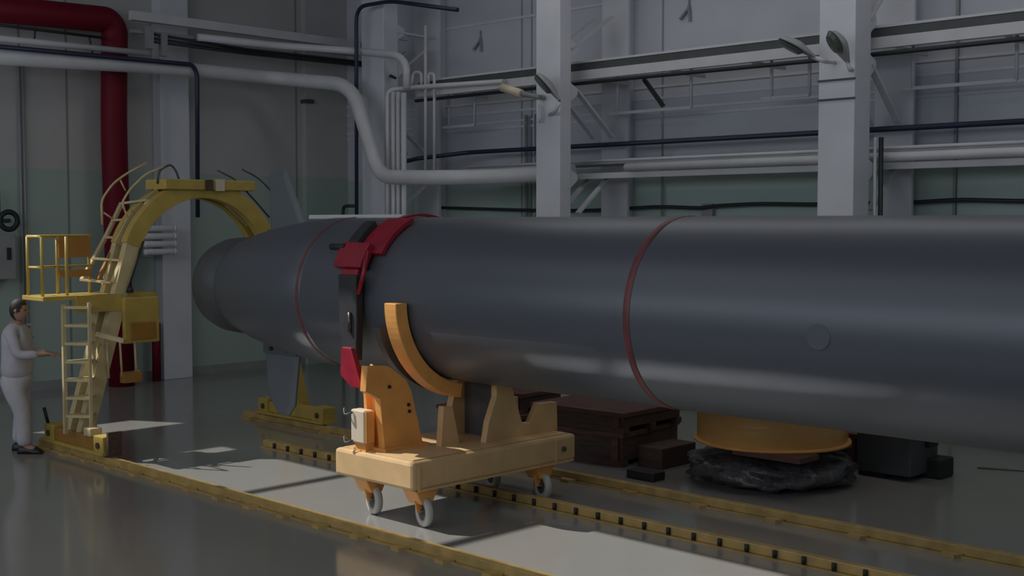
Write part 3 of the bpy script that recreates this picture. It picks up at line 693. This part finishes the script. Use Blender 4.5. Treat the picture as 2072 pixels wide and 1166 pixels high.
# one continuous body
bv=[(B(0,0,.93),(.13,.10)),(B(.01,0,1.12),(.12,.09)),(B(.02,0,1.32),(.14,.09)),(B(.02,0,1.42),(.10,.08)),(B(.03,0,1.50),.055),
 (B(.0,.09,.84),.075),(B(.03,.10,.48),.05),(B(-.02,.11,.09),.042),(B(.10,.11,.04),.035),
 (B(.0,-.09,.84),.075),(B(.10,-.09,.48),.05),(B(.12,-.09,.09),.042),(B(.24,-.09,.04),.035),
 (B(.02,.19,1.38),.055),(B(.10,.22,1.12),.042),(B(.32,.17,1.10),.032),
 (B(.02,-.19,1.38),.055),(B(.12,-.22,1.12),.042),(B(.36,-.17,1.14),.032)]
be=[(0,1),(1,2),(2,3),(3,4),(0,5),(5,6),(6,7),(7,8),(0,9),(9,10),(10,11),(11,12),(3,13),(13,14),(14,15),(3,16),(16,17),(17,18)]
for side,(wr,base) in enumerate(((15,B(.32,.17,1.10)),(18,B(.36,-.17,1.14)))):
    sg=1 if side==0 else -1
    pi_=len(bv); bv.append((base+F*.05,(.032,.018))); be.append((wr,pi_))
    for k in range(4):
        off=LT*((k-1.5)*.021*sg); ln=(.032,.036,.034,.027)[k]
        i0=len(bv); bv.append((base+F*.095+off,.009)); bv.append((base+F*(.095+ln)+off+Vector((0,0,-.012)),.0085)); bv.append((base+F*(.095+ln*1.6)+off+Vector((0,0,-.034)),.0075))
        be+=[(pi_,i0),(i0,i0+1),(i0+1,i0+2)]
    i0=len(bv); bv.append((base+F*.04-LT*.042*sg+Vector((0,0,-.008)),.011)); bv.append((base+F*.085-LT*.056*sg+Vector((0,0,-.02)),.009)); be+=[(pi_,i0),(i0,i0+1)]
skin('body',bv,be,M['skin'])
# head with a face
hc=B(.05,0,1.605); bm=bmesh.new(); bmesh.ops.create_uvsphere(bm,u_segments=32,v_segments=24,radius=1)
for v in bm.verts:
    f,l,z=v.co.x,v.co.y,v.co.z
    w_=.075*(1-.22*max(0,-z)**1.5); d_=.095*(1-.10*max(0,-z))
    x=f*d_; y=l*w_; zz=z*.118
    if f>.3:
        x+= .022*math.exp(-((y/.012)**2+((zz+.015)/.022)**2))         # nose
        x-= .010*math.exp(-(((abs(y)-.03)/.014)**2+((zz-.008)/.012)**2)) # eye sockets
        x+= .006*math.exp(-((y/.022)**2+((zz+.055)/.008)**2))         # lips
        x+= .008*math.exp(-((y/.025)**2+((zz+.095)/.02)**2))          # chin
    v.co=F*x+LT*y+Vector((0,0,zz))
me=bpy.data.meshes.new('head'); bm.to_mesh(me); bm.free(); me.materials.append(M['skin'])
for p in me.polygons:p.use_smooth=True
hd=bpy.data.objects.new('head',me); col.objects.link(hd); hd.parent=pe; hd.location=hc-Vector((FX,FY,0))
def addp(m,name,mm): 
    o=m.build(name,mm); o.parent=pe; o.data.transform(Matrix.Translation(-Vector((FX,FY,0)))); return o
for sg in (-1,1):
    m=MB(); m.tube([hc+LT*.072*sg+Vector((0,0,.02)),hc+LT*.086*sg-F*.012+Vector((0,0,.0)),hc+LT*.074*sg+Vector((0,0,-.025))],[.010,.016,.008],8); o=addp(m,'ear',M['skin'])
    bm=MB(); bmesh.ops.create_uvsphere(bm.bm,u_segments=10,v_segments=8,radius=.011,matrix=Matrix.Translation(hc+F*.079+LT*.03*sg+Vector((0,0,.008)))); addp(bm,'eye',M['hair'])
m=MB(); bmesh.ops.create_uvsphere(m.bm,u_segments=28,v_segments=20,radius=1)
for v in list(m.bm.verts):
    if v.co.z<-.25 and v.co.x>-.2 or (v.co.x>.62 and v.co.z<.35): m.bm.verts.remove(v)
for v in m.bm.verts: v.co=hc+F*(v.co.x*.102-.006)+LT*(v.co.y*.083)+Vector((0,0,v.co.z*.125+.008))
addp(m,'hair',M['hair'])
# clothes
tv=[(B(0,0,.95),(.18,.15)),(B(.0,0,.86),(.18,.15)),(B(.0,.095,.72),.125),(B(.03,.10,.48),.10),(B(-.02,.11,.07),.09),(B(.0,-.095,.72),.125),(B(.10,-.09,.48),.10),(B(.12,-.09,.07),.09)]
skin('trousers',tv,[(0,1),(1,2),(2,3),(3,4),(1,5),(5,6),(6,7)],M['cloth'])
jv=[(B(0,0,.80),(.22,.19)),(B(.01,0,1.0),(.20,.17)),(B(.02,0,1.25),(.21,.17)),(B(.02,0,1.40),(.13,.10)),(B(.03,0,1.49),.078),
 (B(.02,.20,1.38),.075),(B(.10,.235,1.12),.062),(B(.29,.175,1.10),.05),(B(.02,-.20,1.38),.075),(B(.12,-.235,1.12),.062),(B(.33,-.175,1.13),.05)]
skin('jacket',jv,[(0,1),(1,2),(2,3),(3,4),(3,5),(5,6),(6,7),(3,8),(8,9),(9,10)],M['cloth'])
for f0,l in ((-.02,.11),(.12,-.09)):
    m=MB(); rows=[]
    for t_,ww,hh in ((-.08,.03,.06),(-.05,.042,.09),(.02,.042,.10),(.08,.046,.075),(.15,.048,.055),(.20,.035,.035)):
        c=B(f0+t_,l,0)
        rows.append([m.bm.verts.new(c+LT*(ww*math.cos(pi*j/8))+Vector((0,0,.002+hh*math.sin(pi*j/8)))) for j in range(9)])
    for A,Bq in zip(rows,rows[1:]):
        for j in range(8):
            q=m.face([A[j],A[j+1],Bq[j+1],Bq[j]])
            if q:q.smooth=True
        m.face([A[0],A[-1],Bq[-1],Bq[0]])
    m.face(rows[0]);m.face(rows[-1])
    addp(m,'shoe',M['shoe'])

for o in bpy.data.objects:
    for k in ('base',):
        if k in o: del o[k]
